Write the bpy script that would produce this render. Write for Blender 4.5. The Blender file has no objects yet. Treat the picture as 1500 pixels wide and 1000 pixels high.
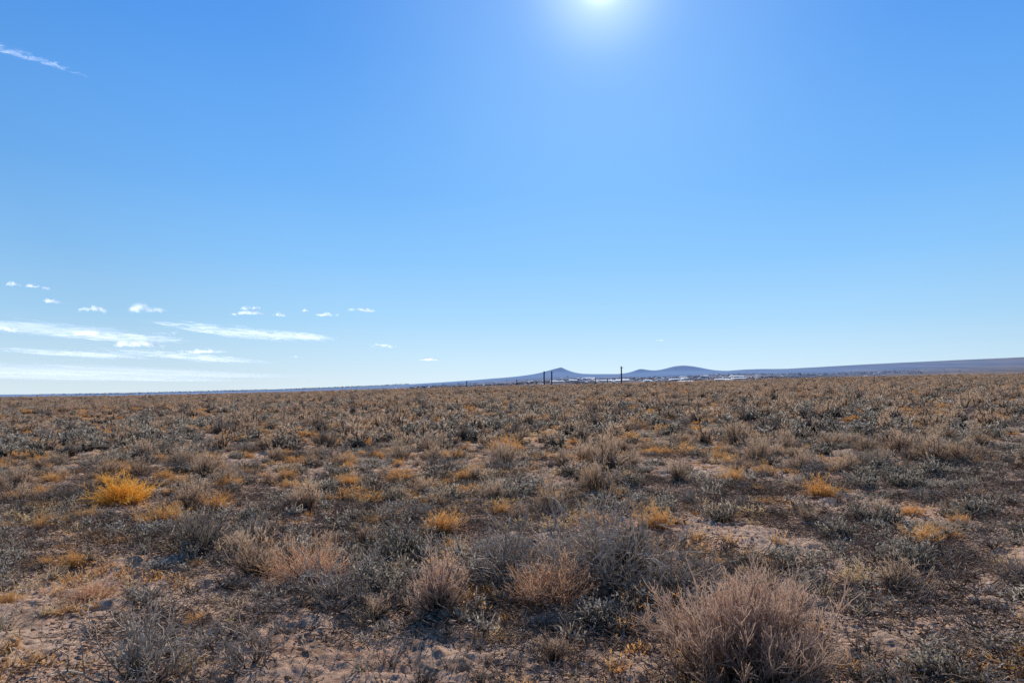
import bpy, math, numpy as np
from mathutils import Vector
scene=bpy.context.scene
R=np.random.default_rng(7)
def link(o): scene.collection.objects.link(o); return o
# ---------------------------------------------------------------- noise
def _h(ix,iy,s):
    n=(ix.astype(np.int64)*374761393+iy.astype(np.int64)*668265263+s*1442695041)&0xffffffff
    n=((n^(n>>13))*1274126177)&0xffffffff
    n=n^(n>>16)
    return (n&0xffff)/65535.0
def vn(x,y,s=0):
    ix=np.floor(x);iy=np.floor(y);fx=x-ix;fy=y-iy
    fx=fx*fx*(3-2*fx);fy=fy*fy*(3-2*fy)
    a=_h(ix,iy,s);b=_h(ix+1,iy,s);c=_h(ix,iy+1,s);d=_h(ix+1,iy+1,s)
    return (a*(1-fx)+b*fx)*(1-fy)+(c*(1-fx)+d*fx)*fy
def fbm(x,y,o=4,s=0):
    t=0;a=.5
    for i in range(o):
        t=t+a*(vn(x,y,s+i)-.5)*2;x=x*2.03+11.3;y=y*2.03+5.7;a*=.5
    return t
def ss(a,b,x):
    t=np.clip((x-a)/(b-a),0,1);return t*t*(3-2*t)
A_,B_=.0233,.0135
def H(x,y):
    x=np.asarray(x,float);y=np.asarray(y,float)
    d=np.hypot(x,y)
    h=A_*600*np.tanh(x/600)+B_*600*np.tanh(y/600)
    h=h-25*ss(170,900,y)-15*ss(900,2500,y)-.008*np.maximum(0,d-1000)
    h=h+.07*fbm(x/1.9,y/1.9,3,5)*ss(0,3,d)+.25*fbm(x/17,y/17,2,9)*ss(6,30,d)+.9*fbm(x/70,y/70,2,19)*ss(60,160,d)
    return h
def micro(x,y):
    d=np.hypot(x,y);f=1-ss(10,40,d)
    n=fbm(x/.16,y/.16,4,31);m=fbm(x/.5,y/.5,3,41);c=np.abs(fbm(x/.09,y/.09,3,61))
    return f*(.052*n*(0.4+ss(-.2,.3,m))+.045*m+.028*(c-.2))
# ---------------------------------------------------------------- materials
def mat(name):
    m=bpy.data.materials.new(name);m.use_nodes=True;m.node_tree.nodes.clear();return m,m.node_tree.nodes,m.node_tree.links
def ramp(N,stops,interp='LINEAR'):
    r=N.new('ShaderNodeValToRGB');r.color_ramp.interpolation=interp
    e=r.color_ramp.elements
    while len(e)<len(stops): e.new(.5)
    for k,(p,c) in zip(e,stops):
        k.position=p;k.color=(c[0],c[1],c[2],1) if len(c)>=3 else (c[0],)*3+(1,)
    return r
def plant_mat(name,a,b,c,c2,vlo=.7,vhi=1.3,trans=.35):
    m,N,L=mat(name)
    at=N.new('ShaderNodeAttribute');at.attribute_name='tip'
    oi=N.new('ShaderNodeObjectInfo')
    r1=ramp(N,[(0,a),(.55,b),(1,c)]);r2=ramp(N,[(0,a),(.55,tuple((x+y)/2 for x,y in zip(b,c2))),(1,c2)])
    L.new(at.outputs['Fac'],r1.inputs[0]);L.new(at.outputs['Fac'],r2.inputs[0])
    mx=N.new('ShaderNodeMix');mx.data_type='RGBA'
    L.new(oi.outputs['Random'],mx.inputs[0]);L.new(r1.outputs[0],mx.inputs[6]);L.new(r2.outputs[0],mx.inputs[7])
    mul=N.new('ShaderNodeMath');mul.operation='MULTIPLY';mul.inputs[1].default_value=7.31
    fr=N.new('ShaderNodeMath');fr.operation='FRACT'
    mr=N.new('ShaderNodeMapRange');mr.inputs[3].default_value=vlo;mr.inputs[4].default_value=vhi
    L.new(oi.outputs['Random'],mul.inputs[0]);L.new(mul.outputs[0],fr.inputs[0]);L.new(fr.outputs[0],mr.inputs[0])
    hs=N.new('ShaderNodeHueSaturation');L.new(mr.outputs[0],hs.inputs['Value']);L.new(mx.outputs[2],hs.inputs['Color'])
    d=N.new('ShaderNodeBsdfDiffuse');t=N.new('ShaderNodeBsdfTranslucent');mm=N.new('ShaderNodeMixShader');mm.inputs[0].default_value=trans
    L.new(hs.outputs[0],d.inputs[0]);L.new(hs.outputs[0],t.inputs[0]);L.new(d.outputs[0],mm.inputs[1]);L.new(t.outputs[0],mm.inputs[2])
    o=N.new('ShaderNodeOutputMaterial');L.new(mm.outputs[0],o.inputs[0]);return m
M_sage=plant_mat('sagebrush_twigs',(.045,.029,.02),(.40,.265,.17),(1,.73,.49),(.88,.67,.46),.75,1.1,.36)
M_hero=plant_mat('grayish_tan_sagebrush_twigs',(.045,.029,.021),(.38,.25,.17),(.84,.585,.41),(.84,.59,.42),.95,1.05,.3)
M_gray=plant_mat('saltbush_leaves',(.03,.023,.017),(.31,.26,.20),(1,.94,.80),(.92,.77,.57),.7,1.0,.36)
M_gdark=plant_mat('dark_gray_twigs',(.02,.015,.011),(.16,.12,.09),(.62,.50,.38),(.56,.45,.34),.9,1.1,.15)
M_gold=plant_mat('snakeweed_stems',(.10,.055,.024),(.64,.32,.095),(1,.55,.17),(.92,.59,.27),.8,1.0,.43)
M_yell=plant_mat('golden_orange_flowering_stems',(.12,.07,.025),(.70,.36,.055),(1,.56,.09),(1,.54,.09),.95,1.0,.45)
M_rust=plant_mat('dried_rust_stems',(.07,.04,.026),(.47,.26,.145),(.92,.56,.33),(.86,.55,.34),.9,1.1,.36)
M_dead=plant_mat('weathered_dead_wood',(.045,.034,.026),(.30,.235,.18),(1,.85,.68),(.80,.66,.51),.8,1.0,.05)
M_straw=plant_mat('dry_straw',(.26,.17,.08),(.74,.52,.25),(1,.80,.45),(.95,.72,.45),.8,1.0,.42)
M_litter=plant_mat('twig_litter',(.035,.024,.017),(.20,.14,.10),(.95,.76,.57),(.42,.29,.20),.65,1.1,.05)
def ground_mat():
    m,N,L=mat('sandy_desert_soil')
    tc=N.new('ShaderNodeNewGeometry')
    def noise(scale,det=6,rough=.6,dist=0):
        n=N.new('ShaderNodeTexNoise');n.inputs['Scale'].default_value=scale;n.inputs['Detail'].default_value=det
        n.inputs['Roughness'].default_value=rough;n.inputs['Distortion'].default_value=dist
        L.new(tc.outputs['Position'],n.inputs['Vector']);return n
    n1=noise(1.1,8,.65);n2=noise(14,8,.75);n3=noise(70,4,.7);n4=noise(.06,4,.6)
    r1=ramp(N,[(.3,(.62,.365,.225)),(.5,(.77,.50,.325)),(.7,(.87,.63,.445))])
    L.new(n1.outputs[0],r1.inputs[0])
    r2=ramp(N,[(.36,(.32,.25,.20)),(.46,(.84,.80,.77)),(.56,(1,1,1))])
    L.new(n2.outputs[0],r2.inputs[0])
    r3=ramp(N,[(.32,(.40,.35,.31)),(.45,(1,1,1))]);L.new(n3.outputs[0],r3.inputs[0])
    def mul(a,b,f=1):
        x=N.new('ShaderNodeMix');x.data_type='RGBA';x.blend_type='MULTIPLY';x.inputs[0].default_value=f
        L.new(a,x.inputs[6]);L.new(b,x.inputs[7]);return x.outputs[2]
    c=mul(mul(r1.outputs[0],r2.outputs[0],.82),r3.outputs[0],.78)
    n5=noise(3.1,6,.7);r5=ramp(N,[(.51,(0,0,0)),(.63,(1,1,1))]);L.new(n5.outputs[0],r5.inputs[0])
    x=N.new('ShaderNodeMix');x.data_type='RGBA';x.inputs[7].default_value=(.28,.20,.14,1)
    mm=N.new('ShaderNodeMath');mm.operation='MULTIPLY';mm.inputs[1].default_value=.55;L.new(r5.outputs[0],mm.inputs[0])
    L.new(mm.outputs[0],x.inputs[0]);L.new(c,x.inputs[6]);c=x.outputs[2]
    r4=ramp(N,[(.35,(.84,.84,.84)),(.65,(1,1,1))]);L.new(n4.outputs[0],r4.inputs[0]);c=mul(c,r4.outputs[0])
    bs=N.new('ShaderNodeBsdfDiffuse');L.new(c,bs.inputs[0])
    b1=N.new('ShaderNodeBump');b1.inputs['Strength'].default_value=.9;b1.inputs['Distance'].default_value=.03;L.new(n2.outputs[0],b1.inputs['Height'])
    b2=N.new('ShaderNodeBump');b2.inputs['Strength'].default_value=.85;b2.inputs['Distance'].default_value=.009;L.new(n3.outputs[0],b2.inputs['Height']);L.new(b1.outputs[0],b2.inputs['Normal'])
    L.new(b2.outputs[0],bs.inputs['Normal'])
    o=N.new('ShaderNodeOutputMaterial');L.new(bs.outputs[0],o.inputs[0]);return m
def hill_mat():
    m,N,L=mat('hill_scrub_haze_tint')
    g=N.new('ShaderNodeNewGeometry')
    mp=N.new('ShaderNodeMapping');mp.inputs['Scale'].default_value=(.004,.0015,.004);L.new(g.outputs['Position'],mp.inputs[0])
    n=N.new('ShaderNodeTexNoise');n.inputs['Scale'].default_value=1;n.inputs['Detail'].default_value=8;n.inputs['Roughness'].default_value=.7;L.new(mp.outputs[0],n.inputs['Vector'])
    r=ramp(N,[(.35,(.20,.29,.43)),(.5,(.215,.305,.44)),(.65,(.23,.315,.44))]);L.new(n.outputs[0],r.inputs[0])  # blue-gray stops: aerial haze painted into the hills' base colour
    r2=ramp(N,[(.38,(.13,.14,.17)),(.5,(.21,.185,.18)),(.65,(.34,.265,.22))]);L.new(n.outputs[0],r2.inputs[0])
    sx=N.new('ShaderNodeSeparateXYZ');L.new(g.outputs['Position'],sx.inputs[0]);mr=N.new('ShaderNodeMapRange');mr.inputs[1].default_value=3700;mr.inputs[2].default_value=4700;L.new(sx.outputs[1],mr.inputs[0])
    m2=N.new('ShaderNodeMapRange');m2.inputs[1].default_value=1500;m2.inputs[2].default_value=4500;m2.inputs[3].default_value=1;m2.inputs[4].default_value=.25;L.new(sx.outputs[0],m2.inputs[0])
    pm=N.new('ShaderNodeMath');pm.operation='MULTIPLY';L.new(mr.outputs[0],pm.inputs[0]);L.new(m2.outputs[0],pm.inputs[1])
    x=N.new('ShaderNodeMix');x.data_type='RGBA';L.new(r2.outputs[0],x.inputs[6]);L.new(pm.outputs[0],x.inputs[0]);L.new(r.outputs[0],x.inputs[7])  # painted haze tint takes over from scrub colour with distance, weaker toward the right
    d=N.new('ShaderNodeBsdfDiffuse');L.new(x.outputs[2],d.inputs[0]);o=N.new('ShaderNodeOutputMaterial');L.new(d.outputs[0],o.inputs[0]);return m
def simple(name,c,rough=.8,var=.15,scale=3):
    m,N,L=mat(name)
    g=N.new('ShaderNodeNewGeometry');n=N.new('ShaderNodeTexNoise');n.inputs['Scale'].default_value=scale;L.new(g.outputs['Position'],n.inputs['Vector'])
    r=ramp(N,[(.3,tuple(v*(1-var) for v in c)),(.7,tuple(v*(1+var) for v in c))]);L.new(n.outputs[0],r.inputs[0])
    b=N.new('ShaderNodeBsdfPrincipled');b.inputs['Roughness'].default_value=rough;L.new(r.outputs[0],b.inputs['Base Color'])
    o=N.new('ShaderNodeOutputMaterial');L.new(b.outputs[0],o.inputs[0]);return m
# ---------------------------------------------------------------- mesh helpers
def mesh_np(name,V,F,mats,tip=None,smooth=False):
    me=bpy.data.meshes.new(name)
    V=np.asarray(V,np.float32)
    idx=np.concatenate([f.ravel() for f in F]).astype(np.int32)
    tot=np.concatenate([np.full(len(f),f.shape[1]) for f in F]).astype(np.int32)
    st=np.concatenate([[0],np.cumsum(tot)[:-1]]).astype(np.int32)
    me.vertices.add(len(V));me.vertices.foreach_set('co',V.ravel())
    me.loops.add(len(idx));me.loops.foreach_set('vertex_index',idx)
    me.polygons.add(len(tot));me.polygons.foreach_set('loop_start',st);me.polygons.foreach_set('loop_total',tot)
    if smooth: me.polygons.foreach_set('use_smooth',np.ones(len(tot),bool))
    me.update(calc_edges=True)
    if tip is not None:
        a=me.attributes.new('tip','FLOAT','POINT');a.data.foreach_set('value',np.asarray(tip,np.float32))
    for m in mats: me.materials.append(m)
    return me
def norm(v): return v/np.maximum(np.linalg.norm(v,axis=-1,keepdims=True),1e-9)
class Plant:
    def __init__(s,seed): s.r=np.random.default_rng(seed);s.V=[];s.Q=[];s.T=[];s.t=[];s.n=0
    def ribbon(s,P,w0,w1,ta,tb):
        n,k,_=P.shape
        D=norm(P[:,-1]-P[:,0]);side=norm(np.cross(D,s.r.normal(size=(n,3))))
        w=np.linspace(w0,w1,k)[None,:,None]/2
        a=P-side[:,None]*w;b=P+side[:,None]*w
        V=np.stack([a,b],2).reshape(-1,3)
        base=s.n+np.arange(n)[:,None]*2*k+np.arange(k-1)[None]*2
        s.Q.append(np.stack([base,base+1,base+3,base+2],-1).reshape(-1,4))
        tt=np.linspace(0,1,k)[None]*(np.broadcast_to(tb,(n,))[:,None]-np.broadcast_to(ta,(n,))[:,None])+np.broadcast_to(ta,(n,))[:,None]
        s.V.append(V);s.t.append(np.repeat(tt.reshape(-1),2));s.n+=len(V)
    def tube(s,P,w0,w1,ta,tb):
        n,k,_=P.shape
        D=norm(P[:,-1]-P[:,0]);u=norm(np.cross(D,s.r.normal(size=(n,3))));v=np.cross(D,u)
        w=np.linspace(w0,w1,k)[None,:,None]/2
        ring=[P+(u*math.cos(q)+v*math.sin(q))[:,None]*w for q in (0,2.094,4.189)]
        V=np.stack(ring,2).reshape(-1,3)
        base=s.n+np.arange(n)[:,None]*3*k+np.arange(k-1)[None]*3
        for i in range(3):
            j=(i+1)%3;s.Q.append(np.stack([base+i,base+j,base+3+j,base+3+i],-1).reshape(-1,4))
        tt=np.linspace(0,1,k)[None]*(tb-ta)+ta+np.zeros((n,1))
        s.V.append(V);s.t.append(np.repeat(tt.reshape(-1),3));s.n+=len(V)
    def leaf(s,P,D,l,w,t):
        n=len(P);side=norm(np.cross(D,s.r.normal(size=(n,3))))*(w/2)
        V=np.stack([P-side,P+side,P+D*l],1).reshape(-1,3)
        s.T.append(s.n+np.arange(3*n).reshape(-1,3));s.V.append(V);s.t.append(np.repeat(np.broadcast_to(t,(n,)),3));s.n+=3*n
    def grow(s,P0,D,L,k,curl,up=0):
        n=len(P0);P=[P0];d=D.copy();L=np.broadcast_to(L,(n,))[:,None]
        for i in range(k):
            d=norm(d+s.r.normal(size=(n,3))*curl+np.array([0,0,up]));P.append(P[-1]+d*L/k)
        return np.stack(P,1)
    def sample(s,P,n,t0,t1):
        N,k,_=P.shape
        i=(np.arange(n)%N)
        t=s.r.uniform(t0,t1,n)*(k-1);j=np.minimum(t.astype(int),k-2);f=(t-j)[:,None]
        a=P[i,j];b=P[i,j+1];return a+(b-a)*f,norm(b-a),t/(k-1)
    def fan(s,n,tmax,bias=.6):
        th=tmax*s.r.random(n)**bias;ph=s.r.uniform(0,6.283,n)
        return np.stack([np.sin(th)*np.cos(ph),np.sin(th)*np.sin(ph),np.cos(th)],-1),th
    def mesh(s,name,m,hh=None):
        F=[np.concatenate(s.Q)] if s.Q else []
        if s.T: F.append(np.concatenate(s.T))
        V=np.concatenate(s.V);V[:,2]=np.maximum(V[:,2],-.03);t=np.concatenate(s.t)
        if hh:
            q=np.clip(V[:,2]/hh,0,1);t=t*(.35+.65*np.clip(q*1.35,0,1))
        return mesh_np(name,V,F,[m],np.clip(t,0,1))
def domeL(th,w,h): return 1/np.sqrt((np.sin(th)/(w/2))**2+(np.cos(th)/h)**2)
def sage(seed,h=.65,w=.9,n1=46,n2=560,n3=2600,nl=5000,k=1.0,m=None,tmax=1.0,curl=.16,spread=.48,foot=.07):
    p=Plant(seed)
    D,th=p.fan(n1,tmax,.7)
    lob=1+.25*np.sin(3*np.arctan2(D[:,1],D[:,0])+seed)
    if curl<.15: lob=1+.5*(lob-1)
    L=domeL(th,w,h)*p.r.uniform(.5,1.03,n1)*lob*.9
    P0=np.concatenate([D[:,:2]*foot*p.r.random((n1,1))*w,np.full((n1,1),-.02)],1)
    if foot>.1: P0[:,:2]+=p.r.normal(size=(n1,2))*foot*.4*w;L=L*.92
    P=p.grow(P0,D,L,6,curl,.06);p.tube(P,.013*k,.004*k,0,.55)
    Q,d,t=p.sample(P,n2,.2,.98);d2=norm(d+p.r.normal(size=d.shape)*spread+[0,0,.26])
    P2=p.grow(Q,d2,h*p.r.uniform(.12,.36,n2)*(1.15-.55*t),3,.18,.09);p.ribbon(P2,.006*k,.0028*k,.35+.2*t,.85)
    Q,d,t=p.sample(P2,n3,.15,1);d3=norm(d+p.r.normal(size=d.shape)*.55+[0,0,.2])
    P3=p.grow(Q,d3,h*p.r.uniform(.03,.11,n3),1,.1,.1);p.ribbon(P3,.0036*k,.0026*k,.6,1)
    if nl:
        Q,d,t=p.sample(P3,nl,.1,1);p.leaf(Q,norm(d+p.r.normal(size=d.shape)*.8),.009*k,.005*k,p.r.uniform(.6,1,nl))
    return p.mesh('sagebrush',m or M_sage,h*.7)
def graytuft(seed,h=.24,w=.42,n1=70,nl=3600,k=1.0,m=None):
    p=Plant(seed)
    D,th=p.fan(n1,1.35,.62);L=domeL(th,w,h)*p.r.uniform(.45,1.1,n1)*(1+.25*np.sin(2*np.arctan2(D[:,1],D[:,0])+seed))
    P0=np.concatenate([D[:,:2]*.3*w*p.r.random((n1,1)),np.full((n1,1),-.01)],1)
    P=p.grow(P0,D,L,4,.28,.08);p.ribbon(P,.009*k,.004*k,0,.5)
    Q,d,t=p.sample(P,n1*7,.2,1);P2=p.grow(Q,norm(d+p.r.normal(size=d.shape)*.7+[0,0,.25]),h*p.r.uniform(.1,.34,n1*7),2,.25,.1)
    p.ribbon(P2,.0052*k,.003*k,.2,.95)
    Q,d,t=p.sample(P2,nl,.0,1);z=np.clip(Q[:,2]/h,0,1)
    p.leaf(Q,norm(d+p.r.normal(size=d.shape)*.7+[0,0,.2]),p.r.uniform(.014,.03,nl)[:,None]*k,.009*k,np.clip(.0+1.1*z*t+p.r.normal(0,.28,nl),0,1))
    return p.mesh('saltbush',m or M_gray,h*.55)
def snake(seed,h=.32,w=.55,n1=130,n2=1500,nl=3000,k=1.0,m=None,tmax=1.25):
    p=Plant(seed)
    D,th=p.fan(n1,tmax,.6);L=domeL(th,w,h)*p.r.uniform(.45,1.02,n1)*(1+.28*np.sin(3*np.arctan2(D[:,1],D[:,0])+seed))
    P0=np.concatenate([D[:,:2]*.12*w*p.r.random((n1,1)),np.full((n1,1),-.01)],1)
    P=p.grow(P0,D,L,4,.2,.03);p.ribbon(P,.005*k,.0022*k,0,.55)
    Q,d,t=p.sample(P,n2,.3,1);P2=p.grow(Q,norm(d+p.r.normal(size=d.shape)*.5+[0,0,.12]),h*p.r.uniform(.08,.28,n2),2,.2,.04);p.ribbon(P2,.0032*k,.002*k,.3+.3*t,.9)
    Q,d,t=p.sample(P2,nl,.3,1);p.leaf(Q,norm(d+p.r.normal(size=d.shape)*.8),p.r.uniform(.008,.016,nl)[:,None]*k,.006*k,p.r.uniform(.6,1,nl))
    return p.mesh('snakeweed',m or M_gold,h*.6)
def dead(seed,h=.4,w=.8,n1=16,k=1.0,m=None):
    p=Plant(seed)
    D,th=p.fan(n1,1.4,.5);L=domeL(th,w,h)*p.r.uniform(.6,1.1,n1)
    P0=np.concatenate([D[:,:2]*.05*w*p.r.random((n1,1)),np.full((n1,1),-.02)],1)
    P=p.grow(P0,D,L,7,.28,.03);p.tube(P,.019*k,.006*k,0,.85)
    n2=n1*8;Q,d,t=p.sample(P,n2,.15,1);P2=p.grow(Q,norm(d+p.r.normal(size=d.shape)*.65+[0,0,.1]),h*p.r.uniform(.2,.6,n2),4,.28,.05);p.tube(P2,.009*k,.004*k,.3,1)
    n3=n2*4;Q,d,t=p.sample(P2,n3,.2,1);P3=p.grow(Q,norm(d+p.r.normal(size=d.shape)*.7+[0,0,.1]),h*p.r.uniform(.06,.24,n3),3,.25,.05);p.ribbon(P3,.005*k,.0028*k,.3,.9)
    return p.mesh('dead_shrub',m or M_dead,h*.6)
def grass(seed,h=.2,w=.16,n=90,k=1.0,m=None):
    p=Plant(seed);D,th=p.fan(n,1.1,.7);L=h*p.r.uniform(.4,1.1,n)
    P0=np.concatenate([p.r.normal(size=(n,2))*w*.18,np.full((n,1),-.01)],1)
    P=p.grow(P0,D,L,3,.18,-.06);p.ribbon(P,.0034*k,.001*k,0,1)
    return p.mesh('grass',m or M_straw)
def litter(seed,n=140,k=1.0):
    p=Plant(seed);xy=p.r.normal(size=(n,2))*.28
    a=p.r.uniform(0,6.283,n);D=np.stack([np.cos(a),np.sin(a),p.r.normal(0,.28,n)],-1)
    P0=np.concatenate([xy,p.r.uniform(.0,.04,(n,1))],1)
    P=p.grow(P0,norm(D),p.r.uniform(.03,.21,n),3,.3,0);P[:,:,2]=np.abs(P[:,:,2]);p.tube(P,.0065*k,.003*k,.1,.9)
    n2=int(n*1.8);xy=p.r.normal(size=(n2,2))*.3;D=norm(p.r.normal(size=(n2,3))+[0,0,.1])
    p.leaf(np.concatenate([xy,p.r.uniform(0,.012,(n2,1))],1),D,.024*k,.012*k,p.r.random(n2))
    return p.mesh('litter',M_litter)
def mini(seed,m,k=1.0):
    p=Plant(seed);c=p.r.normal(size=(9,2))*.22;n=210;i=p.r.integers(0,9,n)
    D,th=p.fan(n,1.2,.6)
    P=p.grow(np.concatenate([c[i]+p.r.normal(size=(n,2))*.018,np.full((n,1),-.005)],1),D,p.r.uniform(.03,.12,n),2,.25,.05);p.ribbon(P,.0045*k,.002*k,0,.8)
    Q,d,t=p.sample(P,700,.2,1);p.leaf(Q,norm(d+p.r.normal(size=d.shape)*.8),.014*k,.007*k,np.clip(t*.9+p.r.normal(0,.2,700),0,1))
    return p.mesh('sprigs',m)
# ---------------------------------------------------------------- ground
M_soil=ground_mat()
th=np.concatenate([np.linspace(40,140,620),np.linspace(140,400,90)[1:-1]])*math.pi/180
rr=np.concatenate([np.geomspace(.3,2.5,22)[:-1],np.geomspace(2.5,16,480)[:-1],np.geomspace(16,14000,300)])
TH,RR=np.meshgrid(th,rr);X=RR*np.cos(TH);Y=RR*np.sin(TH);Z=H(X,Y)+micro(X,Y)
V=np.stack([X,Y,Z],-1).reshape(-1,3);nt=len(th);nr=len(rr)
i=np.arange(nr-1)[:,None]*nt;j=np.arange(nt)[None];j2=(j+1)%nt
F=np.stack([i+j,i+nt+j,i+nt+j2,i+j2],-1).reshape(-1,4)
V=np.concatenate([V,[[0,0,float(H(0,0))]]]);cI=len(V)-1
cap=np.stack([np.arange(nt),(np.arange(nt)+1)%nt,np.full(nt,cI)],-1)
g=link(bpy.data.objects.new('ground',mesh_np('ground',V,[F,cap],[M_soil],smooth=True)))
g['kind']='structure';g['label']='sandy reddish-brown desert plain with loose clods and litter';g['category']='ground'
# ---------------------------------------------------------------- far hills
us=np.array([-900,-300,0,200,300,450,560,640,700,745,775,800,850,900,950,1000,1035,1065,1100,1150,1300,1500,1800,2400])
vs=np.array([584,581,578.5,575.5,573,569,565,560.5,556.5,552.5,549.5,547.5,548.5,548,546,544,544,544,543,540.5,532,523,515,505])
CONES=[(822,47,95,1.2),(812,18,150,1.5),(938,34,85,1.6),(962,10,120,2),(1006,46,170,2.2),(985,14,110,2),(1100,14,200,2)]
def HP(X,Y):
    prof=1.6+(572-np.interp(X/6000*1000+750,us,vs))/1000*6000
    p0=lambda x,y:A_*x+B_*y-60
    h=p0(X,Y)+(prof-p0(X,6000.))*ss(1800,6000,np.minimum(Y,6000))
    h=h-ss(6300,8500,Y)*120+fbm(X/260,Y/260,4,77)*2.5*ss(1500,3000,Y)
    for u_,hh,r_,pw in CONES:
        d=np.hypot(X-(u_-750)*6.0,(Y-6000)*.5)
        h=h+hh*np.exp(-(d/r_)**pw)
    return h
hx=np.concatenate([np.linspace(-8000,-200,500)[:-1],np.linspace(-200,2600,420)[:-1],np.linspace(2600,11000,450)]);hy=np.concatenate([np.linspace(1300,5400,90)[:-1],np.linspace(5400,6600,50)[:-1],np.linspace(6600,8500,30)]);HX,HY=np.meshgrid(hx,hy)
V=np.stack([HX,HY,HP(HX,HY)],-1).reshape(-1,3);n=len(hx)
i=np.arange(len(hy)-1)[:,None]*n;j=np.arange(n-1)[None]
F=np.stack([i+j,i+j+1,i+n+j+1,i+n+j],-1).reshape(-1,4)
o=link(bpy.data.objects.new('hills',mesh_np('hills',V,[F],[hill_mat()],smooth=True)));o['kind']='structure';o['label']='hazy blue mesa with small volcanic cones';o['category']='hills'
# ---------------------------------------------------------------- plants
def put(name,me,x,y,s,rot,label,cat,group,sz=None):
    o=bpy.data.objects.new(name,me);o.location=(x,y,float(H(x,y))-.015);o.scale=(s,s,s if sz is None else sz)
    o.rotation_euler=(R.normal(0,.05),R.normal(0,.05),rot);link(o)
    o['label']=label;o['category']=cat;o['group']=group;return o
LAB={'sage':("sagebrush_shrub","brown wispy sagebrush shrub growing on sandy soil","shrub","sagebrush shrubs on the plain"),
'gray':("saltbush_shrub","low silvery gray saltbush clump on sandy soil","shrub","gray saltbush clumps on the plain"),
'gold':("snakeweed_shrub","low golden-tan dried snakeweed clump on sandy soil","shrub","golden snakeweed clumps on the plain"),
'dead':("dead_shrub","bare weathered gray dead shrub with tangled branches","dead shrub","dead shrubs on the plain")}
near={'sage':[sage(100+i,.6,.9,34,340,1100,1300,1.2,spread=.55,curl=.2) for i in range(5)]+[sage(110,.5,.95,34,340,900,900,1.2,M_gdark,1.2,.24,.6)],
'gray':[graytuft(200+i,.24,.44,46,1300,1.2) for i in range(6)],
'gold':[snake(300+i,.30,.58) for i in range(5)],
'dead':[dead(400+i) for i in range(4)]}
mid={'sage':[sage(150+i,.6,.95,22,140,380,500,3.4,(M_gdark if i==3 else None),spread=.55,curl=.2) for i in range(4)],
'gray':[graytuft(250+i,.26,.5,24,380,2.9) for i in range(4)],
'gold':[snake(350+i,.30,.66,46,300,600,2.9) for i in range(4)]}
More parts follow.
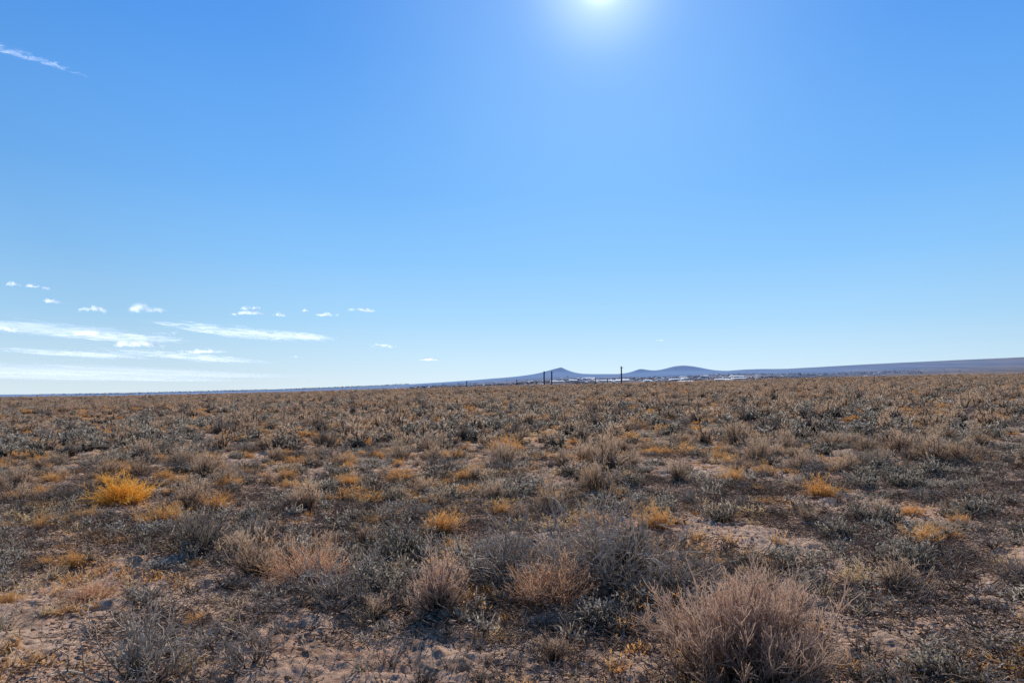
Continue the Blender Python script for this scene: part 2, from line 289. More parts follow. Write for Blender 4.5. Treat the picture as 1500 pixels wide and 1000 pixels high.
heroes=[
(sage(11,.70,1.22,190,3000,9500,8000,.9,M_hero,1.2,.13,.42,.16),1.27,3.76,'sage',"large bushy grayish-brown sagebrush with fine upright twigs",.65),
(sage(12,.56,.60,50,560,1700,1500,1.1,M_hero,tmax=.85),-.5,4.85,'sage',"upright grayish-brown sagebrush beside dark litter",.3),
(snake(13,.44,.66,190,2400,4600,.95,M_rust),.27,4.95,'gold',"rounded rust-brown dried snakeweed dome",.35),
(snake(14,.42,.80,150,1900,3800,.95,M_rust,1.3),-1.67,5.7,'gold',"rust-tan spreading dried snakeweed clump",.4),
(dead(15,.58,1.9,46,1.0),.75,5.45,'dead',"wide tangled gray dead shrub sprawling on litter",.7),
(dead(16,.50,1.4,30,1.0),.0,5.5,'dead',"gray leafless shrub with tangled twigs",.45),
(dead(41,.30,1.3,26,1.0),1.25,5.15,'dead',"low gray leafless shrub with tangled twigs",.45),
(dead(42,.36,1.1,26,.9),-1.3,5.1,'dead',"low gray leafless shrub with tangled twigs",.35),
(sage(43,.48,1.25,60,900,2600,1600,1.2,M_gdark,1.4,foot=.2),.85,5.8,'sage',"wide dark gray twiggy bush behind dead branches",.5),
(sage(44,.42,1.2,56,800,2200,1400,1.2,M_gdark,1.4,foot=.2),-.05,5.95,'sage',"wide dark gray twiggy bush behind dead branches",.45),
(sage(46,.26,1.0,50,600,1500,900,1.1,M_gdark,1.45,foot=.25),.85,5.1,'sage',"low dark gray twiggy bush beside dried dome",.4),
(sage(48,.26,.9,50,600,1500,900,1.1,M_gdark,1.45,foot=.25),.35,5.4,'sage',"low dark gray twiggy bush beside dried dome",.4),
(sage(47,.24,.8,50,600,1500,900,1.1,M_gdark,1.45,foot=.25),-1.0,4.95,'sage',"low dark gray twiggy bush on dark litter",.35),
(dead(17,.42,.95,22,.9),-2.0,3.85,'dead',"pale bare thorny shrub with thin curved branches",.45),
(dead(27,.3,.8,14,.9),-1.5,4.0,'dead',"pale bare thorny shrub with thin curved branches",.35),
(sage(18,.78,1.15,70,900,2600,2500,1.3),1.6,11.8,'sage',"tall gray-brown fan-shaped sagebrush",.6),
(snake(19,.46,.95,190,2000,5000,1.6,M_yell),-5.5,9.8,'gold',"vivid golden-orange flowering shrub on sandy soil",.6),
(sage(20,.65,1.35,50,500,1800,1600,1.6,M_gdark),-4.6,17,'sage',"wide dark gray-brown sagebrush mound",.7),
(sage(21,.6,1.2,50,500,1800,1600,1.4),-5.6,12.6,'sage',"wide gray-brown sagebrush mound",.6),
(sage(22,.32,.55,50,600,1600,1600,.95),2.88,5.2,'sage',"small gray-brown sagebrush clump",.3),
(snake(23,.22,.3,70,500,1100,.9,M_straw),2.62,5.35,'gold',"small dull yellow tufted shrub",.2),
(snake(24,.32,.48,120,1300,2600,1.1),-.73,7.4,'gold',"pale golden rounded snakeweed clump",.3),
(snake(25,.5,.8,120,1500,2600,1.5),-.15,15,'gold',"golden-orange snakeweed mound on soil",.5),
(sage(26,.24,.22,20,220,900,1500,.8,tmax=.7),-.92,4.75,'sage',"small pale upright sprig of sagebrush",.15),
(snake(28,.26,.78,120,1400,3000,1.2),-4.15,8.3,'gold',"low spreading golden snakeweed",.4),
(snake(29,.2,.62,120,1200,2400,.9,M_rust,1.4),-3.25,5.4,'gold',"flattened reddish-tan dried clump",.35),
(snake(30,.26,.6,110,1300,2600,1.1),1.6,7.6,'gold',"low golden snakeweed clump",.3),
(sage(31,.5,.7,50,500,1600,1600,1.2),-2.65,8.9,'sage',"tan upright sagebrush on sandy soil",.4),
(snake(32,.22,.5,110,1300,2600,1.0),3.9,6.6,'gold',"low golden snakeweed clump",.3),
(snake(33,.3,.62,110,1300,2600,1.2),4.0,9.0,'gold',"low golden snakeweed clump",.3),
(sage(34,.5,1.0,50,500,1800,2000,1.2,M_gdark),-3.1,6.9,'sage',"gray-brown spreading sagebrush on sandy soil",.4),
(graytuft(35,.34,.8,110,3000),-1.0,6.5,'gray',"dark gray saltbush mound",.4),
(graytuft(36,.26,.7,110,2600),-1.0,5.4,'gray',"dark gray saltbush mound",.35),
(graytuft(37,.16,.6,90,2200),.55,4.55,'gray',"low dark gray saltbush mound",.3),
(graytuft(38,.16,.5,90,2200),2.25,3.7,'gray',"low silvery mat of saltbush",.3),
(graytuft(39,.28,.5,90,2600),3.35,5.9,'gray',"silver-gray saltbush clump on soil",.3),
]
HX_=[];
for me,x,y,kd,lab,rad in heroes:
    nm,_,cat,grp=LAB[kd];put(nm,me,x,y,1,R.uniform(0,6.28),lab,cat,grp);HX_.append((x,y,rad))
HXa=np.array(HX_)
SAND=[(.2,3.9,1.0,.45),(2.4,6.9,.8,.7),(2.9,4.4,.9,.4),(-.9,4.1,.8,.35),(-3.0,4.5,1.0,.4),(-2.6,3.6,.6,.3),(-.6,3.5,1.2,.3),(2.2,4.6,.5,.3)]
def insand(x,y):
    k=np.zeros(len(x),bool)
    for cx,cy,rx,ry in SAND: k|=((x-cx)/rx)**2+((y-cy)/ry)**2<1
    return k
def scatter(dens,y0,y1,rng,marg=1.5):
    Amax=.86*y1+marg;n=int(dens*2*Amax*(y1-y0))
    x=rng.uniform(-Amax,Amax,n);y=rng.uniform(y0,y1,n)
    k=np.abs(x)<.86*y+marg;return x[k],y[k]
xs=[];ys=[]
for d,a,b in [(1.6,3.2,6),(3.3,6,12),(3.0,12,30),(1.9,30,80),(.95,80,235)]:
    x,y=scatter(d,a,b,R);xs.append(x);ys.append(y)
x=np.concatenate(xs);y=np.concatenate(ys)
bare=fbm(x/3.2,y/3.2,3,55);keep=(bare<.26+.5*ss(10,25,y))|(R.random(len(x))<.35)
dh=np.min(np.hypot(x[:,None]-HXa[None,:,0],y[:,None]-HXa[None,:,1])-HXa[None,:,2],axis=1)
keep&=dh>.02
keep&=~insand(x,y)|(R.random(len(x))<.15)
x=x[keep];y=y[keep]
n=len(x);gp=fbm(x/5,y/5,3,66);u=R.random(n)
pg=np.clip(.29+.6*gp,.06,.65);ps=np.clip(.29+.30*fbm(x/7,y/7,3,99)+.12*ss(10,60,y),.06,.55)
kind=np.where(u<pg,'gold',np.where(u<pg+ps,'sage','gray'))
kind=np.where((R.random(n)<.07)&(y<60),'dead',kind)
sc=np.where(kind=='sage',.42+.75*R.random(n)**1.5,np.where(kind=='gray',R.uniform(.5,1.35,n),R.uniform(.3,1.05,n)))
sc=np.where(kind=='dead',R.uniform(.5,.9,n),sc)
sc*=np.where(y<6,.62,np.where(y<9,.8,1.0))*(1+.18*ss(15,30,y))*(1+.1*ss(60,150,y))
hk={'sage':.6,'gray':.26,'gold':.34,'dead':.4}
def gn_scatter(name,protos,px,py,s,label,cat,zoff=-.015):
    col=bpy.data.collections.new(name+'_set')
    for p in protos: col.objects.link(p)
    N=len(px);me=bpy.data.meshes.new(name);me.vertices.add(N)
    me.vertices.foreach_set('co',np.stack([px,py,H(px,py)+zoff],-1).astype(np.float32).ravel())
    a=me.attributes.new('rot','FLOAT_VECTOR','POINT');a.data.foreach_set('vector',np.stack([R.normal(0,.06,N),R.normal(0,.06,N),R.uniform(0,6.283,N)],-1).astype(np.float32).ravel())
    a=me.attributes.new('scl','FLOAT_VECTOR','POINT');a.data.foreach_set('vector',np.stack([s*R.uniform(.8,1.3,N),s*R.uniform(.8,1.3,N),s*R.uniform(.6,1.2,N)],-1).astype(np.float32).ravel())
    a=me.attributes.new('pick','INT','POINT');a.data.foreach_set('value',R.integers(0,len(protos),N).astype(np.int32))
    o=link(bpy.data.objects.new(name,me));o['kind']='stuff';o['label']=label;o['category']=cat
    ng=bpy.data.node_groups.new(name+'_nodes','GeometryNodeTree')
    ng.interface.new_socket('Geometry',in_out='INPUT',socket_type='NodeSocketGeometry');ng.interface.new_socket('Geometry',in_out='OUTPUT',socket_type='NodeSocketGeometry')
    Nn=ng.nodes;L=ng.links;gi=Nn.new('NodeGroupInput');go=Nn.new('NodeGroupOutput')
    ip=Nn.new('GeometryNodeInstanceOnPoints');ci=Nn.new('GeometryNodeCollectionInfo')
    ci.inputs['Collection'].default_value=col;ci.inputs['Separate Children'].default_value=True;ci.inputs['Reset Children'].default_value=True
    def na(nm,t):
        q=Nn.new('GeometryNodeInputNamedAttribute');q.data_type=t;q.inputs['Name'].default_value=nm;return q.outputs['Attribute']
    er=Nn.new('FunctionNodeEulerToRotation')
    L.new(gi.outputs[0],ip.inputs['Points']);L.new(ci.outputs[0],ip.inputs['Instance']);ip.inputs['Pick Instance'].default_value=True
    L.new(na('pick','INT'),ip.inputs['Instance Index']);L.new(na('rot','FLOAT_VECTOR'),er.inputs[0]);L.new(er.outputs[0],ip.inputs['Rotation'])
    L.new(na('scl','FLOAT_VECTOR'),ip.inputs['Scale']);L.new(ip.outputs[0],go.inputs[0])
    md=o.modifiers.new('scatter','NODES');md.node_group=ng;return o
infr=np.abs(x)<.77*y
for kd in ['sage','gray','gold','dead']:
    k=np.where(kind==kd)[0];app=sc[k]*hk[kd]/y[k]*infr[k]
    k=k[np.argsort(-app)];nh=sum(1 for h in heroes if h[3]==kd);lim=299-nh
    ind=k[:lim];rest=k[lim:]
    nm,lab,cat,grp=LAB[kd];protos=[]
    for q,ii in enumerate(ind):
        last=q>=len(ind)-4 and kd in mid
        me=mid[kd][q%4] if last or (kd in mid and y[ii]>16) else near[kd][q%len(near[kd])]
        if last: me=mid[kd][q-(len(ind)-4)]
        zs=R.uniform(.55,1.05) if kd=='gold' else R.uniform(.8,1.15)
        o=put(nm,me,float(x[ii]),float(y[ii]),float(sc[ii]),float(R.uniform(0,6.28)),lab,cat,grp,float(sc[ii]*zs))
        if last: protos.append(o)
    if kd in mid and len(rest):
        gn_scatter(nm+'_cover',protos,x[rest],y[rest],sc[rest],lab.replace(' on sandy soil','s spreading over the plain').replace(' growing','s growing'),cat)
def stuff(name,meshes,px,py,s,label,cat,z=-.005,sand=.2):
    k=~insand(px,py)|(R.random(len(px))<sand);px=px[k];py=py[k];s=s[k]
    protos=[]
    for q,me in enumerate(meshes):
        o=bpy.data.objects.new(name+'_patch',me);link(o);protos.append(o)
        o.location=(float(px[q]),float(py[q]),float(H(px[q],py[q]))+z);o.scale=(float(s[q]),)*3
    o=gn_scatter(name,protos,px[len(meshes):],py[len(meshes):],s[len(meshes):],label,cat,z)
    for p in protos: p.parent=o
def msk(px,py,thr,seed,sc_=1.6):
    k=fbm(px/sc_,py/sc_,3,seed)>thr;return px[k],py[k]
def cat2(*a): return np.concatenate([q[0] for q in a]),np.concatenate([q[1] for q in a])
px,py=cat2(msk(*scatter(9,2.6,12,R),-.07,123),msk(*scatter(3.2,12,30,R),-.06,123));p_=R.permutation(len(px));px=px[p_];py=py[p_]
stuff('twig_litter',[litter(500+i) for i in range(5)],px,py,R.uniform(.6,1.2,len(px)),'dry twigs and dead leaves littering the sand','litter',.005,.35)
px,py=cat2(msk(*scatter(5,2.8,12,R),-.04,223,1.1),msk(*scatter(3,12,40,R),-.1,223));p_=R.permutation(len(px));px=px[p_];py=py[p_]
stuff('gray_ground_cover',[mini(520+i,M_gray,1.3) for i in range(3)]+[mini(525,M_gdark,1.4)],px,py,R.uniform(.6,1.5,len(px)),'ankle-high gray sprigs covering the sand','ground cover')
px,py=cat2(msk(*scatter(4.5,2.8,14,R),-.02,323,2.2),msk(*scatter(3.0,14,60,R),-.05,323,5));p_=R.permutation(len(px));px=px[p_];py=py[p_]
stuff('dry_grass',[grass(540+i,.14,.2,60,1.2) for i in range(3)]+[mini(550,M_straw,1.2),mini(551,M_gold,1.4),mini(552,M_gold,1.5)],px,py,R.uniform(.4,1.3,len(px)),'thin straw-coloured dry grass tufts on sand','grass',sand=.35)
def clods(seed,n=60):
    r=np.random.default_rng(seed)
    t=(1+5**.5)/2
    iv=norm(np.array([[-1,t,0],[1,t,0],[-1,-t,0],[1,-t,0],[0,-1,t],[0,1,t],[0,-1,-t],[0,1,-t],[t,0,-1],[t,0,1],[-t,0,-1],[-t,0,1]],float))
    ifc=np.array([[0,11,5],[0,5,1],[0,1,7],[0,7,10],[0,10,11],[1,5,9],[5,11,4],[11,10,2],[10,7,6],[7,1,8],[3,9,4],[3,4,2],[3,2,6],[3,6,8],[3,8,9],[4,9,5],[2,4,11],[6,2,10],[8,6,7],[9,8,1]])
    V=[];F=[]
    for q in range(n):
        s=r.uniform(.004,.015)
        v=iv*(1+r.normal(0,.2,(12,1)))*s*np.array([1.2,1,.6])+[r.normal()*.3,r.normal()*.3,s*.3];V.append(v);F.append(ifc+12*q)
    return mesh_np('clods',np.concatenate(V),[np.concatenate(F)],[M_soil],smooth=True)
px,py=msk(*scatter(7,2.6,9,R),-.05,423,1.2)
stuff('soil_clods',[clods(600+i) for i in range(4)],px,py,R.uniform(.7,1.3,len(px)),'loose crumbly reddish soil clods on the sand','soil',.004,1.0)
# ---------------------------------------------------------------- utility poles
M_pole=simple('weathered_pole_wood',(.03,.024,.02),.9,.25,5)
M_ins=simple('ceramic_insulator',(.25,.22,.2),.4,.1,20)
def box(c,s):
    V=np.array([[x,y,z] for x in (-1,1) for y in (-1,1) for z in (-1,1)],float)*np.array(s)/2+np.array(c)
    F=np.array([[0,1,3,2],[4,6,7,5],[0,4,5,1],[2,3,7,6],[0,2,6,4],[1,5,7,3]]);return V,F
def joinp(parts):
    V=[];F=[];n=0
    for v,f in parts: V.append(v);F.append(f+n);n+=len(v)
    return np.concatenate(V),np.concatenate(F)
def cyl(r0,r1,h,z0=0,cx=0,n=10):
    a=np.arange(n)*2*math.pi/n;V=np.concatenate([np.stack([cx+r0*np.cos(a),r0*np.sin(a),np.full(n,z0)],-1),np.stack([cx+r1*np.cos(a),r1*np.sin(a),np.full(n,z0+h)],-1)])
    i=np.arange(n);j=(i+1)%n;return V,np.stack([i,j,j+n,i+n],-1),np.array([list(range(n,2*n))])
for (px_,py_,hh,arm,lab) in [(15.6,332,9.8,0,"dark wooden utility pole beside a second pole"),(19.3,332,9.8,0,"dark wooden utility pole beside a second pole"),(53.,331,11.2,1.6,"tall dark utility pole with crossarm near the top"),
    (3.0,430,11.2,1.4,"distant thin dark utility pole"),(-28.5,430,11.2,1.4,"distant thin dark utility pole"),(52.5,430,10.6,1.4,"distant thin dark utility pole"),(60,430,10,1.4,"distant thin dark utility pole")]:
    far=py_>400
    e=bpy.data.objects.new('utility_pole',None);link(e);e.location=(px_,py_,float(H(px_,py_))-.1);e.rotation_euler=(0,0,.35)
    e['label']=lab;e['category']='utility pole';e['group']='utility poles crossing the plain'
    v,f,c=cyl(.28 if far else .36,.24 if far else .30,hh);s=bpy.data.objects.new('pole_shaft',mesh_np('pole_shaft',v,[f,c],[M_pole]));link(s);s.parent=e
    v,f=joinp([box((0,-.4,hh-.7),(arm or .9,.14,.16)),box((0,-.4,hh-.95),(.5,.1,.1))]);s=bpy.data.objects.new('crossarm',mesh_np('crossarm',v,[f],[M_pole]));link(s);s.parent=e
    for q in (-1,0,1):
        v,f,c=cyl(.07,.04,.22,hh-.6,q*(arm or .9)*.45);v[:,1]-=.4;s=bpy.data.objects.new('insulator',mesh_np('insulator',v,[f,c],[M_ins]));link(s);s.parent=e
# ---------------------------------------------------------------- far town
wallm=[simple('pale_stucco',(.75,.73,.71),.9,.1,.1),simple('tan_stucco',(.48,.43,.40),.9,.1,.1),simple('white_metal_wall',(.85,.85,.87),.7,.05,.1)]
roofm=[simple('gray_roof',(.22,.24,.30),.9,.1,.1),simple('pale_metal_roof',(.75,.77,.80),.8,.05,.1),simple('brown_roof',(.25,.19,.18),.9,.1,.1)]
M_win=simple('window_glass',(.05,.06,.08),.2,.1,1)
def house_mesh(w,d,h,rh,wm,rm):
    V,F=box((0,0,h/2-1),(w,d,h+2));o=.5
    Vr=np.array([[-w/2-o,-d/2-o,h],[w/2+o,-d/2-o,h],[w/2+o,d/2+o,h],[-w/2-o,d/2+o,h],[-w/2-o,0,h+rh],[w/2+o,0,h+rh]]);Fr4=np.array([[0,1,5,4],[2,3,4,5]])+8;Fr3=np.array([[0,4,3],[1,2,5]])+8
    n=14;wv=[];wf=[];k=max(2,int(w/5))
    for q in range(k):
        cx=-w/2+(q+.5)*w/k
        wv+= [[cx-.7,-d/2-.03,1],[cx+.7,-d/2-.03,1],[cx+.7,-d/2-.03,2.2],[cx-.7,-d/2-.03,2.2]];wf.append([n,n+1,n+2,n+3]);n+=4
    me=mesh_np('house',np.concatenate([V,Vr,wv]),[F,Fr4,Fr3,np.array(wf)],[wm,rm,M_win])
    mi=np.concatenate([np.zeros(6),np.ones(4),np.full(k,2)]).astype(np.int32);me.polygons.foreach_set('material_index',mi);return me
hm=[house_mesh(R.uniform(11,19),R.uniform(10,15),R.uniform(2.8,4.8),R.uniform(1,2.2),wallm[i%3],roofm[(i*2+1)%3]) for i in range(9)]
wh=[house_mesh(40,26,6,2.6,wallm[2],roofm[1]),house_mesh(75,32,6,3,wallm[0],roofm[1])]
rt=np.random.default_rng(21)
for q in range(285):
    big=q%16==0
    Yh=rt.normal(3800,230);uu=rt.choice([rt.normal(880,60),rt.normal(1040,55),rt.uniform(500,1300)])
    if big: uu=rt.choice([rt.normal(890,35),rt.normal(880,50),rt.normal(1045,30)]);Yh=rt.normal(3800,180)
    Xh=(uu-750)/1000*Yh
    o=bpy.data.objects.new('warehouse' if big else 'house',wh[(q//16)%2] if big else hm[q%9]);link(o)
    o.location=(Xh,Yh,float(HP(Xh,Yh)));o.rotation_euler=(0,0,rt.uniform(-.4,.4))
    o['label']="long pale metal-roofed warehouse on the far plain" if big else "small stucco house with pitched roof in far town"
    o['category']='warehouse' if big else 'house';o['group']='warehouses of the far town' if big else 'houses of the far town'
def far_trees():
    r=np.random.default_rng(5);V=[];T=[];n=0
    cnt=9500
    Yt=r.normal(3750,300,cnt);ut=r.permutation(np.concatenate([r.normal(840,190,5000),r.uniform(50,1350,cnt-5000)]));Xt=(ut-750)/1000*Yt
    # left of the town the tree line stands on the far swell of the plain
    lf=ut<600;Yt=np.where(lf,r.uniform(5000,6000,cnt),Yt);Xt=np.where(lf,(ut-750)/1000*Yt,Xt)
    k=(fbm(Xt/500,Yt/250,3,88)>-.1+np.where(lf,0,.3*ss(4000,4500,Yt)));Xt=Xt[k];Yt=Yt[k];cnt=len(Xt)
    Zt=HP(Xt,Yt)
    for a in range(cnt):
        h=r.uniform(3,8.5);w=h*r.uniform(.8,2.4);m=20
        c=r.normal(size=(m,3));c=c/np.linalg.norm(c,axis=1)[:,None]*r.uniform(.4,1,(m,1))*[w/2,w/2,h*.38]+[Xt[a],Yt[a],Zt[a]+h*.6]
        tri=c[:,None]+r.normal(size=(m,3,3))*h*.14
        tr=np.array([[-.2,0,-1],[.2,0,-1],[0,0,h*.6]])+[Xt[a],Yt[a],Zt[a]]
        V.append(np.concatenate([tri.reshape(-1,3),tr]));T.append(n+np.arange((m+1)*3).reshape(-1,3));n+=(m+1)*3
    return mesh_np('far_trees',np.concatenate(V),[np.concatenate(T)],[simple('distant_tree_foliage',(.06,.08,.115),.9,.3,.05)])
o=link(bpy.data.objects.new('far_trees',far_trees()));o['kind']='stuff';o['label']='dark trees scattered among the far town';o['category']='trees'
# ---------------------------------------------------------------- sun & sky
EL=math.radians(31.8);AZ=math.radians(7.7)
sd=Vector((math.sin(AZ)*math.cos(EL),math.cos(AZ)*math.cos(EL),math.sin(EL)))
su=bpy.data.lights.new('sun','SUN');su.energy=5;su.angle=math.radians(.5);su.color=(1,.94,.85)
so=link(bpy.data.objects.new('sun',su));so.rotation_euler=(-sd).to_track_quat('-Z','Y').to_euler();so.location=(0,0,50)
w=bpy.data.worlds.new('World');scene.world=w;w.use_nodes=True;N=w.node_tree.nodes;L=w.node_tree.links;N.clear()
sk=N.new('ShaderNodeTexSky');sk.sky_type='NISHITA';sk.sun_disc=False;sk.sun_elevation=EL;sk.sun_rotation=AZ;sk.altitude=1500;sk.air_density=1;sk.dust_density=.1;sk.ozone_density=2
bg=N.new('ShaderNodeBackground');bg.inputs[1].default_value=.005;L.new(sk.outputs[0],bg.inputs[0])
tc=N.new('ShaderNodeTexCoord');sp=N.new('ShaderNodeSeparateXYZ');L.new(tc.outputs['Generated'],sp.inputs[0])
gr=ramp(N,[(0,(.74,.88,.97)),(.045,(.58,.80,.97)),(.10,(.40,.69,.97)),(.18,(.26,.57,.97)),(.28,(.165,.455,.94)),(.45,(.090,.33,.86)),(.6,(.05,.245,.77)),(1,(.035,.17,.58))]);L.new(sp.outputs[2],gr.inputs[0])
dp=N.new('ShaderNodeVectorMath');dp.operation='DOT_PRODUCT';dp.inputs[1].default_value=sd;L.new(tc.outputs['Generated'],dp.inputs[0])
mA=N.new('ShaderNodeMapRange');mA.inputs[1].default_value=-1;mA.inputs[2].default_value=1;L.new(dp.outputs['Value'],mA.inputs[0])
mr=ramp(N,[(0,(.46,)*3),(.5,(.48,)*3),(.76,(.88,)*3),(.86,(.86,)*3),(.93,(.97,)*3),(1,(1,)*3)]);L.new(mA.outputs[0],mr.inputs[0])
bgr=N.new('ShaderNodeBackground');L.new(gr.outputs[0],bgr.inputs[0]);L.new(mr.outputs[0],bgr.inputs[1])
def P(pw,st):
    a=N.new('ShaderNodeMath');a.operation='POWER';a.inputs[1].default_value=pw
    c=N.new('ShaderNodeMath');c.operation='MAXIMUM';c.inputs[1].default_value=0;L.new(dp.outputs['Value'],c.inputs[0]);L.new(c.outputs[0],a.inputs[0])
    b=N.new('ShaderNodeMath');b.operation='MULTIPLY';b.inputs[1].default_value=st;L.new(a.outputs[0],b.inputs[0]);return b
def add(a,b):
    ad=N.new('ShaderNodeMath');ad.operation='ADD';L.new(a.outputs[0],ad.inputs[0]);L.new(b.outputs[0],ad.inputs[1]);return ad
ad=add(P(4500,1.0),P(450,.42))
b2=N.new('ShaderNodeBackground');b2.inputs[0].default_value=(1,.98,.75,1);L.new(ad.outputs[0],b2.inputs[1])
b3=N.new('ShaderNodeBackground');b3.inputs[0].default_value=(.85,1,.75,1);L.new(P(30,.19).outputs[0],b3.inputs[1])
def ashd(a,b):
    s=N.new('ShaderNodeAddShader');L.new(a.outputs[0],s.inputs[0]);L.new(b.outputs[0],s.inputs[1]);return s
wo=N.new('ShaderNodeOutputWorld');L.new(ashd(ashd(ashd(bg,b2),b3),bgr).outputs[0],wo.inputs[0])
# ---------------------------------------------------------------- clouds
def cloud_mat(name,dens=1.0,scale=4.0,lo=.42,hi=.62,stretch=(1,1,1),rough=.64,k_=.85):
    m,N,L=mat(name)
    tc=N.new('ShaderNodeTexCoord');oi=N.new('ShaderNodeObjectInfo')
    mp=N.new('ShaderNodeMapping');mp.inputs['Scale'].default_value=stretch;L.new(tc.outputs['Generated'],mp.inputs[0]);L.new(oi.outputs['Location'],mp.inputs['Location'])
    n=N.new('ShaderNodeTexNoise');n.inputs['Scale'].default_value=scale;n.inputs['Detail'].default_value=9;n.inputs['Roughness'].default_value=rough;n.inputs['Distortion'].default_value=.6;L.new(mp.outputs[0],n.inputs['Vector'])
    r=ramp(N,[(lo,(0,0,0)),(hi,(1,1,1))],'EASE')
    at=N.new('ShaderNodeAttribute');at.attribute_name='tip'
    a=N.new('ShaderNodeMath');a.operation='ADD';L.new(n.outputs[0],a.inputs[0]);L.new(at.outputs['Fac'],a.inputs[1]);L.new(a.outputs[0],r.inputs[0])
    k=N.new('ShaderNodeMath');k.operation='MULTIPLY';k.inputs[1].default_value=dens;L.new(r.outputs[0],k.inputs[0])
    d=N.new('ShaderNodeBsdfDiffuse');d.inputs[0].default_value=(.8*k_,.8*k_,.82*k_,1);t=N.new('ShaderNodeBsdfTranslucent');t.inputs[0].default_value=(k_,k_*1.02,k_*1.08,1)
    mx=N.new('ShaderNodeAddShader');L.new(d.outputs[0],mx.inputs[0]);L.new(t.outputs[0],mx.inputs[1])
    tr=N.new('ShaderNodeBsdfTransparent');fm=N.new('ShaderNodeMixShader');L.new(k.outputs[0],fm.inputs[0]);L.new(tr.outputs[0],fm.inputs[1]);L.new(mx.outputs[0],fm.inputs[2])
    o=N.new('ShaderNodeOutputMaterial');L.new(fm.outputs[0],o.inputs[0]);return m
CM=cloud_mat('cumulus_vapour',.85,3.4,.20,.68,(2.2,.6,1.0),.62,.62);SM=cloud_mat('stratus_vapour',.85,6,.27,.64,(1.4,1.2,1),.68);WM=cloud_mat('thin_veil_vapour',.55,5,.20,.65,(1.2,1,1),.62);CI=cloud_mat('cirrus_vapour',.5,5,.36,.70,(1,3,1),.66)
def cumulus(x,y,z,w,h,seed):
    nu,nv=56,30;U,Vv=np.meshgrid(np.linspace(0,1,nu),np.linspace(0,1,nv))
    cr=.30+.62*np.sin(np.pi*np.clip(U,0,1))**.8*(.72+.7*fbm(U*3.1+seed*7.3,U*0+seed,3,seed))
    top=np.clip((cr-Vv)/.42,0,1);bot=np.clip((Vv-.08*(1+fbm(U*4+seed,U*0,2,seed+9)*2))/.26,0,1);ed=np.clip(np.minimum(U,1-U)/.22,0,1)
    e=top**.8*bot*ed
    X=(U-.5)*w;Z=Vv*h;Yy=-w*.22*np.sin(np.pi*U)*np.sin(np.pi*(.15+.75*Vv))+.10*w*fbm(U*5+seed,Vv*2.5,3,seed+3)
    i=np.arange(nv-1)[:,None]*nu;j=np.arange(nu-1)[None];F=np.stack([i+j,i+j+1,i+nu+j+1,i+nu+j],-1).reshape(-1,4)
    o=link(bpy.data.objects.new('cloud',mesh_np('cloud',np.stack([X,Yy,Z],-1).reshape(-1,3),[F],[CM],((e-1)*.62).ravel(),True)))
    o.location=(x,y,z);o.rotation_euler=(0,0,-math.atan2(x,y));return o
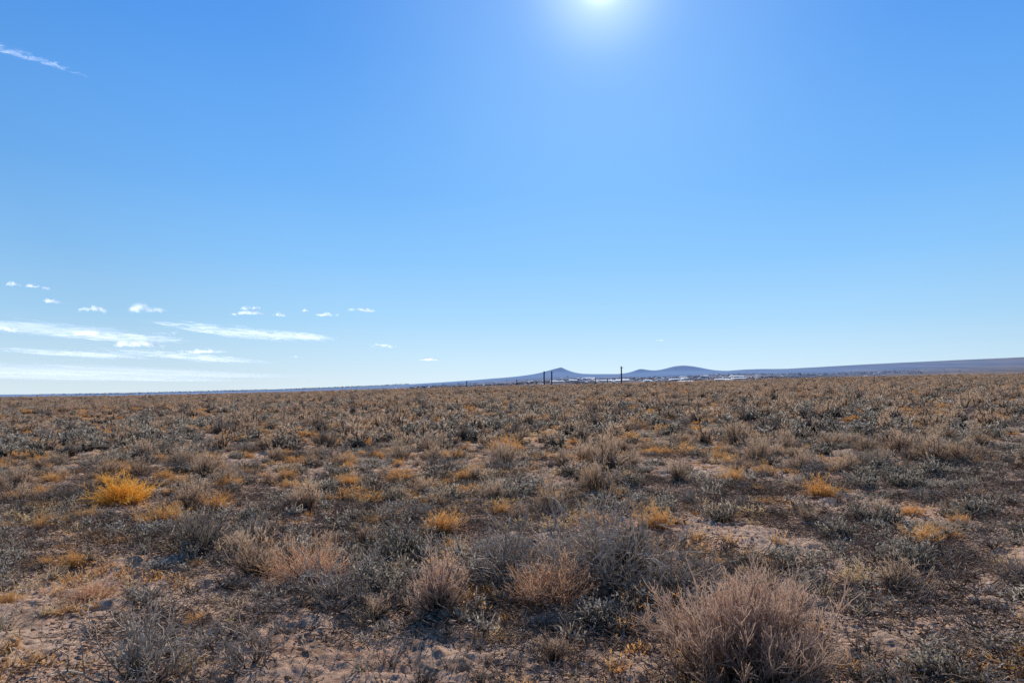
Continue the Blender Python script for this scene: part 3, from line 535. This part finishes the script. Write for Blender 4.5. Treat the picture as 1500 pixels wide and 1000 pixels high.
def sheet(x0,x1,y0,y1,z,skew,m,label,shape=None):
    nu,nv=60,40;U,Vv=np.meshgrid(np.linspace(0,1,nu),np.linspace(0,1,nv))
    cx=(x0+x1)/2;cy=(y0+y1)/2
    X=x0+(x1-x0)*U-cx;Yy=y0+(y1-y0)*Vv-cy+skew*(U-.5)
    e=np.minimum(1,4*U*(1-U))**.6*np.minimum(1,4*Vv*(1-Vv))
    if shape=='wing':
        wd=np.clip(1.0-abs(U-.35)*1.25,.12,1);e=np.clip(1-((Vv-.5)*2/wd)**2,0,1)*np.minimum(1,6*U)*np.minimum(1,5*(1-U))
    if shape=='streak':
        e=np.clip(1-((Vv-.25-.5*U)*4.5)**2,0,1)*np.minimum(1,4*U*(1-U))**.5
    tip=(e-1)*.55
    Z=60*fbm(X/900,Yy/900,3,4)
    i=np.arange(nv-1)[:,None]*nu;j=np.arange(nu-1)[None];F=np.stack([i+j,i+j+1,i+nu+j+1,i+nu+j],-1).reshape(-1,4)
    me=mesh_np('cloud',np.stack([X,Yy,Z],-1).reshape(-1,3),[F],[m],tip.ravel(),True)
    o=link(bpy.data.objects.new('cloud',me));o.location=(cx,cy,z);o['label']=label;o['category']='cloud';return o
ALT=1650
def cpos(u,v):
    off=(572-v)/1000;Yc=ALT/off;return (u-750)/1000*Yc,Yc
for q,(u_,v_,wp,hp) in enumerate([(213,465,76,25),(135,465,56,21),(366,458,40,14),(364,467,70,14),(80,451,54,16),(478,468,46,12),(522,462,72,14),(562,512,56,11),(627,531,38,8),(408,467,28,11),(433,527,28,8),(18,422,34,14),(50,426,42,12),(205,515,86,21),(150,499,110,19),(230,497,72,16),(300,523,86,16),(447,458,18,7),(965,501,18,5),(8,491,50,17)]):
    cx,cy=cpos(u_,v_);o=cumulus(cx,cy,ALT,wp/1000*cy*1.15,hp/1000*cy*1.35,q+3)
    o['label']='small puffy white cumulus cloud in blue sky';o['category']='cloud';o['group']='small cumulus clouds low in the sky'
def sh(u0,u1,v0,v1,m,lab,skew=0,shape=None):
    ya=ALT/((572-v0)/1000);yb=ALT/((572-v1)/1000);ym=(ya+yb)/2
    sheet((u0-750)/1000*ym,(u1-750)/1000*ym,ya,yb,ALT,skew,m,lab,shape)
sh(280,505,458,508,SM,'flat wing-shaped white cloud sheet tapering to one end',2500,'wing')
sh(60,290,480,506,SM,'long low streak of white cloud')
sh(20,210,502,529,SM,'long low streak of white cloud')
sh(205,370,498,536,SM,'soft flat white cloud bank')
sh(-60,200,455,500,WM,'thin pale veil of cloud')
sh(-120,430,500,556,WM,'thin pale veil of cloud near the horizon')
sh(-120,330,525,560,WM,'thin pale veil of cloud near the horizon')
o=sheet(-14700,-11700,15600,19800,9000,1200,CI,'faint wispy cirrus streak high in blue sky','streak')
# ---------------------------------------------------------------- camera
cam=bpy.data.cameras.new('camera');cam.lens=24;cam.sensor_width=36;cam.clip_start=.05;cam.clip_end=200000
co=link(bpy.data.objects.new('camera',cam));co.location=(0,0,1.6);co.rotation_euler=(math.radians(90+4.12),0,0)
scene.camera=co
scene.view_settings.view_transform='Standard';scene.view_settings.look='None';scene.view_settings.exposure=0
